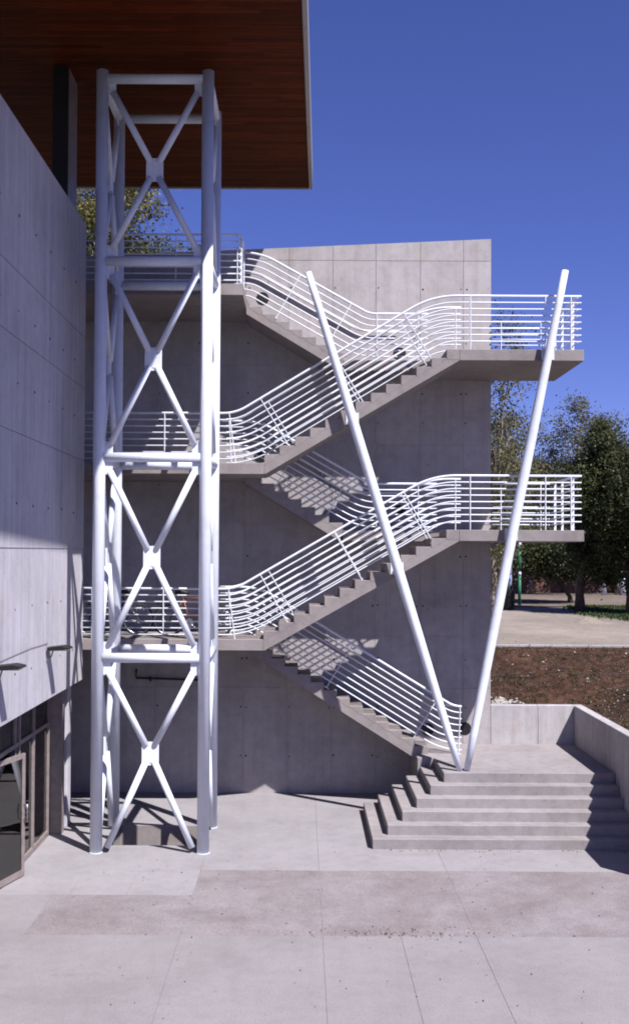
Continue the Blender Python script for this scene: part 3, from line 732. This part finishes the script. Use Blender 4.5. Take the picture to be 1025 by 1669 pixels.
struct(leaf_mesh('bank_weeds', M['weed'], np.array(pts), .026), 'stuff')['label'] = 'small weeds dotted over the brown earth bank'
hs = [(4.3 + .35 * i, 25.9 + .03 * math.sin(i * 1.3), 0) for i in range(24)]
tag(MB().sweep([(x, y, bank_h(x, y) + .015) for x, y, _ in hs], .012, 6).build('hose', M['black']), 'thin black hose lying across the brown earth bank', 'hose')

# grass strip
g = rng.uniform(size=(60000, 2)); gx = 8.6 + g[:, 0] * 30; gy = 37.2 + g[:, 1] * 10.5 - (gx < 10.5) * 0
keep = gx > 10.9 + np.abs(gy - 41) * .16 + rng.normal(0, .25, len(gx))
gp = np.stack([gx, gy, np.full(len(gx), GT + .04) + rng.uniform(0, .05, len(gx))], 1)[keep]
struct(leaf_mesh('grass', M['grass'], gp, .05, None, 2.2, 2.5), 'stuff')['label'] = 'strip of mown grass under the dark trees'
# sand pile
sp = MB(); v = []; f = []; n = 26
for i in range(8):
    u = i / 7
    for j in range(n):
        a = 2 * math.pi * j / n; q = 1 + .13 * math.sin(3 * a + 1) + .07 * math.sin(7 * a)
        v.append((9.75 + 1.05 * u * q * math.cos(a), 36.2 + .6 * u * q * math.sin(a), GT - .03 + .26 * (1 - u) ** 1.2 + .03 * math.sin(5 * a + 9 * u)))
for i in range(7):
    for j in range(n): f.append((i * n + j, (i + 1) * n + j, (i + 1) * n + (j + 1) % n, i * n + (j + 1) % n))
sp.add(v, f, True); tag(sp.build('sand_pile', M['sand']), 'low heap of pale sand in front of the grass strip', 'sand pile')

# ------------------------------------------------------------------ trees
def tree(name, label, x, y, z0, trunk_h, trunk_r, cz, rx, rz, nclump, nleaf, lsize, lm, bm, csig=.35, group=None, lean=(0, 0), shape='round', ry=None, lp=2.2):
    t = thing(name, label, 'tree', (x, y, z0), group); ry = ry or rx
    tk = MB(); top = Vector((x, y, cz + rz * .55)); lv = Vector((lean[0], lean[1], 0)); b0 = Vector((x, y, z0 - .05))
    k = 8; pl = [b0.lerp(top, i / k) + lv * (i / k) ** lp + Vector((random.gauss(0, .05), random.gauss(0, .05), 0)) * (i > 0) for i in range(k + 1)]
    tk.sweep(pl, [trunk_r * (1 - .85 * (i / k) ** .8) * (1.25 if i == 0 else 1) for i in range(k + 1)], 10)
    C = []
    for i in range(nclump):
        while True:
            p = np.array([random.uniform(-1, 1) for _ in range(3)]); d = np.linalg.norm(p)
            if d <= 1 and d > .25: break
        p = p * (random.uniform(.85, 1.08))
        wz = 1.0
        if shape == 'cone': wz = max(.18, .62 - .55 * p[2])
        if shape == 'poplar': wz = max(.25, 1 - .4 * p[2] * (p[2] > 0))
        C.append((x + lean[0] * .6 + p[0] * rx * wz, y + lean[1] * .6 + p[1] * ry * wz, cz + p[2] * rz))
    for c in random.sample(C, min(len(C), 34)):
        u = min(.95, max(.2, (c[2] - z0 - .8) / (top.z - z0))); a = b0.lerp(top, u * .85) + lv * (u * .85) ** lp; m_ = a.lerp(Vector(c), .5) + Vector((0, 0, .15))
        rb = trunk_r * .32
        tk.sweep([a, m_, Vector(c)], [rb, rb * .6, rb * .2], 6)
    tk.build('trunk', bm, t)
    C = np.array(C); per = nleaf // nclump; sg = csig * rng.uniform(.6, 1.3, nclump)
    Pp = np.repeat(C, per, 0) + rng.normal(size=(per * nclump, 3)) * np.repeat(sg, per)[:, None] * np.array([1, 1, .8])
    tone = np.clip(np.repeat(rng.uniform(0, 1, nclump), per) * .5 + rng.uniform(0, 1, len(Pp)) * .5, 0, 1)
    leaf_mesh('crown', lm, Pp, lsize, t, rnd=tone)
    return t
tree('poplar_tree', 'yellowing leafy tree rising behind the wall, seen through the tower', -6.6, 36, GT, 8, .2, Z(9.0), 2.6, 5.6, 170, 52000, .07, M['leaf_yellow'], M['palebark'], .40, None, (0, 0), 'poplar')
tree('poplar_tree', 'small yellowing treetop just right of the tree behind the tower', -3.9, 38, GT, 7, .14, Z(7.2), 1.0, 3.9, 44, 8000, .085, M['leaf_yellow'], M['palebark'], .32, None, (0, 0), 'poplar')
tree('slender_tree', 'slender pale-trunked tree right behind the wall edge', 5.62, 31.5, GT, 8, .075, Z(3.2), .85, 4.3, 70, 6500, .055, M['leaf_birch'], M['palebark'], .24, None, (.45, 0))
tree('slender_tree', 'thin leaning sapling beside the slender pale-trunked tree', 5.80, 34, GT, 6, .05, Z(2.0), 1.2, 2.6, 60, 5200, .055, M['leaf_birch'], M['palebark'], .32, None, (1.3, 0))
DK = 'dark trees on the grass'
tree('dark_tree', 'dense dark green tree with a dark trunk on the grass', 11.4, 43.5, GT, 4, .20, Z(2.0), 1.75, 3.2, 170, 62000, .07, M['leaf_dark'], M['bark'], .30, DK, (1.6, 0), 'poplar')
tree('dark_tree', 'dense dark green tree at the right edge of the picture', 12.85, 41.5, GT, 4, .18, Z(1.5), 1.6, 2.7, 140, 46000, .07, M['leaf_dark'], M['bark'], .30, DK, (.6, 0), 'poplar')
tree('dark_tree', 'low dark bushy tree with a leaning trunk beneath the right landing', 12.9, 51, GT, 2.2, .13, Z(.0), 2.3, 1.1, 80, 30000, .08, M['leaf_dark'], M['bark'], .34, DK, (-1.2, 0), lp=1.0)
GR = 'grey-green trees beyond the brick wall'
for x, y, cz, rx, rz, nl, lab in ((10.9, 60, 3.6, 1.9, 5.2, 11000, 'wispy grey-green tree behind the right support pole'), (13.4, 62, 3.6, 2.0, 5.0, 13000, 'wispy grey-green tree between the right pole and the dark crowns'),
                              (15.6, 60, 4.2, 1.9, 5.2, 12000, 'tall grey-green tree standing over the dark crown'), (18.4, 62, 3.8, 1.9, 5.1, 12000, 'grey-green tree with pointed top at the right edge'), (21.5, 62, 3.0, 2.2, 4.6, 8000, 'grey-green tree farthest to the right')):
    tree('grey_tree', lab, x, y, GT, 6, .12, Z(cz), rx, rz, 120, nl, .085, M['leaf_grey'], M['palebark'], .30, GR)

# ------------------------------------------------------------------ far things at ground level
fw = thing('brick_wall', 'long red brick wall with piers beyond the trees', 'wall', (14, 64, GT))
MB().box(-6, 44, 64, 64.25, GT - .1, GT + 3.0).build('brickwork', M['brick'], fw)
for i in range(17): MB().box(-6 + i * 3.1, -5.65 + i * 3.1, 63.85, 63.998, GT - .1, GT + 3.1).build('pier', M['brick'], fw)
MB().box(-6, 44, 63.9, 64.35, GT + 3.101, GT + 3.2).build('coping', M['kerb'], fw)
def postthing(name, label, cat, x, y, h, r, parts, group=None):
    t = thing(name, label, cat, (x, y, GT), group)
    for a, b_, m_, k in parts: MB().tube((x, y, GT + a * h), (x, y, GT + b_ * h), r * k, 12).build('shaft' if k == 1 else 'band', M[m_], t)
postthing('lamp_pole', 'green pole with white bands standing on the sandy ground', 'pole', 9.95, 48.5, 4.2, .075, [(-.02, .33, 'green_paint', 1), (.331, .37, 'white', 1.05), (.371, .62, 'green_paint', 1), (.621, .70, 'white', 1.05), (.701, 1, 'green_paint', 1)])
postthing('blue_post', 'pale blue post behind the green pole', 'post', 11.75, 60, 2.0, .12, [(0, .9, 'blue_paint', 1), (.901, 1, 'white', 1.15)])
for i, (x, h, lab) in enumerate(((17.2, 2.1, 'white post left of the white post group by the brick wall'), (18.3, 1.4, 'shortest white post of the group by the brick wall'), (18.9, 2.7, 'tallest and widest white post by the brick wall'), (19.9, 2.1, 'white post farthest right by the brick wall'))):
    postthing('white_post', lab, 'post', x, 60.5, h, .16, [(0, .93, 'white', 1), (.931, 1, 'white', 1.2)], 'white posts by the brick wall')

# dark bollard-like bin at the path
bn = thing('litter_bin', 'dark round bin on the sandy ground behind the right pole', 'bin', (8.75, 45, GT))
MB().sweep([(8.75, 45, GT), (8.75, 45, GT + .1), (8.75, 45, GT + .85), (8.75, 45, GT + .95)], [.24, .27, .30, .27], 16).build('drum', M['black'], bn)
MB().sweep([(8.75, 45, GT + .951), (8.75, 45, GT + 1.05)], [.29, .12], 16).build('lid', M['black'], bn)

# ------------------------------------------------------------------ bicycles on the lower left landing
def bicycle(x, y, z, label, frame, flip=1):
    t = thing('bicycle', label, 'bicycle', (x, y, z), 'bicycles parked on the landing')
    Rw = .33; wb = 1.03; q = lambda dx, dz, dy=0: (x + flip * dx, y + dy, z + dz)
    for cx_ in (-wb / 2, wb / 2):
        ring = [q(cx_ + Rw * .955 * math.cos(a), .335 + Rw * .955 * math.sin(a)) for a in np.linspace(0, 2 * math.pi, 33)[:-1]]
        wh = MB().sweep(ring, .021, 8, False, True).build('wheel', M['tyre'], t)
        ring = [q(cx_ + Rw * .885 * math.cos(a), .335 + Rw * .885 * math.sin(a)) for a in np.linspace(0, 2 * math.pi, 33)[:-1]]
        MB().sweep(ring, .012, 6, False, True).build('rim', M['chrome'], wh)
        MB().tube(q(cx_, .335, -.045), q(cx_, .335, .045), .022, 10).build('hub', M['chrome'], wh)
        sp_ = MB()
        for j in range(18): a = 2 * math.pi * j / 18; sp_.tube(q(cx_, .335), q(cx_ + .285 * math.cos(a), .335 + .285 * math.sin(a)), .0022, 4)
        sp_.build('spokes', M['chrome'], wh)
    bb, hd, hd2, seat = (-.08, .29), (.36, .80), (.39, .68), (-.22, .80)
    fr_ = MB()
    for a, b_ in ((bb, hd2), (seat, hd), (bb, seat), (hd, hd2)): fr_.tube(q(*a), q(*b_), .017, 10)
    for s in (-.05, .05): fr_.tube(q(*bb), q(-wb / 2, .335, s), .010, 8); fr_.tube(q(seat[0] + .01, seat[1] - .04), q(-wb / 2, .335, s), .009, 8)
    fr_.build('frame', M[frame], t)
    fk = MB()
    for s in (-.05, .05): fk.sweep([q(.39, .68, s * .5), q(.40, .62, s), q(wb / 2, .335, s)], .012, 8)
    fk.build('fork', M[frame], t)
    MB().sweep([q(.33, .95, -.29), q(.40, .97, -.14), q(.38, .96, 0), q(.40, .97, .14), q(.33, .95, .29)], .012, 8).build('handlebar', M['chrome'], t)
    MB().tube(q(.36, .80), q(.38, .96), .013, 8).build('stem', M['chrome'], t)
    MB().tube(q(*seat), q(-.245, .90), .013, 8).build('seat_post', M['chrome'], t)
    MB().sweep([q(-.38, .92), q(-.30, .93), q(-.16, .915), q(-.08, .91)], [.05, .075, .035, .018], 10).build('saddle', M['black'], t)
    MB().tube(q(-.08, .29, -.055), q(-.08, .29, -.045), .09, 20).build('chainring', M['chrome'], t)
    ck = MB(); ck.tube(q(-.08, .29, -.06), q(.05, .19, -.07), .009, 6); ck.tube(q(-.08, .29, .06), q(-.21, .39, .07), .009, 6)
    for px, pz, s in ((.05, .19, -.11), (-.21, .39, .11)): ck.box(min(q(px - .04, 0)[0], q(px + .04, 0)[0]), max(q(px - .04, 0)[0], q(px + .04, 0)[0]), y + s - .035, y + s + .035, z + pz - .012, z + pz + .012)
    ck.build('crank', M['chrome'], t)
    return t
bicycle(-2.25, 22.15, L2, 'rusty orange bicycle parked on the lower left landing behind the tower', 'orange', 1)
bicycle(-3.95, 22.35, L2, 'dark bicycle parked behind the rusty orange one toward the side wall', 'redbike', -1)

# ------------------------------------------------------------------ far house roof over the brick wall
fh = thing('far_house', 'brown roofed house half hidden behind the trees', 'house', (14.6, 72, GT))
MB().box(11.6, 18.0, 70.5, 76, GT - .1, GT + 7.2).build('wall', M['brick'], fh)
rf_ = MB().prism([(70.0, GT + 7.2), (73.2, GT + 8.6), (76.5, GT + 7.2), (76.5, GT + 7.05), (70.0, GT + 7.05)], 11.2, 18.4, 'X'); rf_.build('roof', M['bark'], fh)
for x in (12.6, 14.6, 16.6):
    w_ = MB().box(x - .55, x + .55, 70.42, 70.498, GT + 4.6, GT + 6.0).build('window', M['brown_steel'], fh)
    MB().box(x - .47, x + .47, 70.40, 70.419, GT + 4.68, GT + 5.92).build('pane', M['black'], w_)

# ------------------------------------------------------------------ dry leaves and grit blown over the plaza
pts = []
for i in range(170):
    x, y = random.uniform(-4.2, 6.0), random.uniform(11.5, 19.4)
    pts.append((x, y, .006))
for i in range(120): pts.append((random.gauss(1.4, .7), random.gauss(15.25, .10), .006))
for i in range(60): pts.append((random.uniform(1.5, 6.0), 19.5 - abs(random.gauss(0, .05)), .006))
struct(leaf_mesh('fallen_leaves', M['litter'], np.array(pts), .020, None, 1.7, 0.0), 'stuff')['label'] = 'dry leaf bits and grit scattered on the paving'
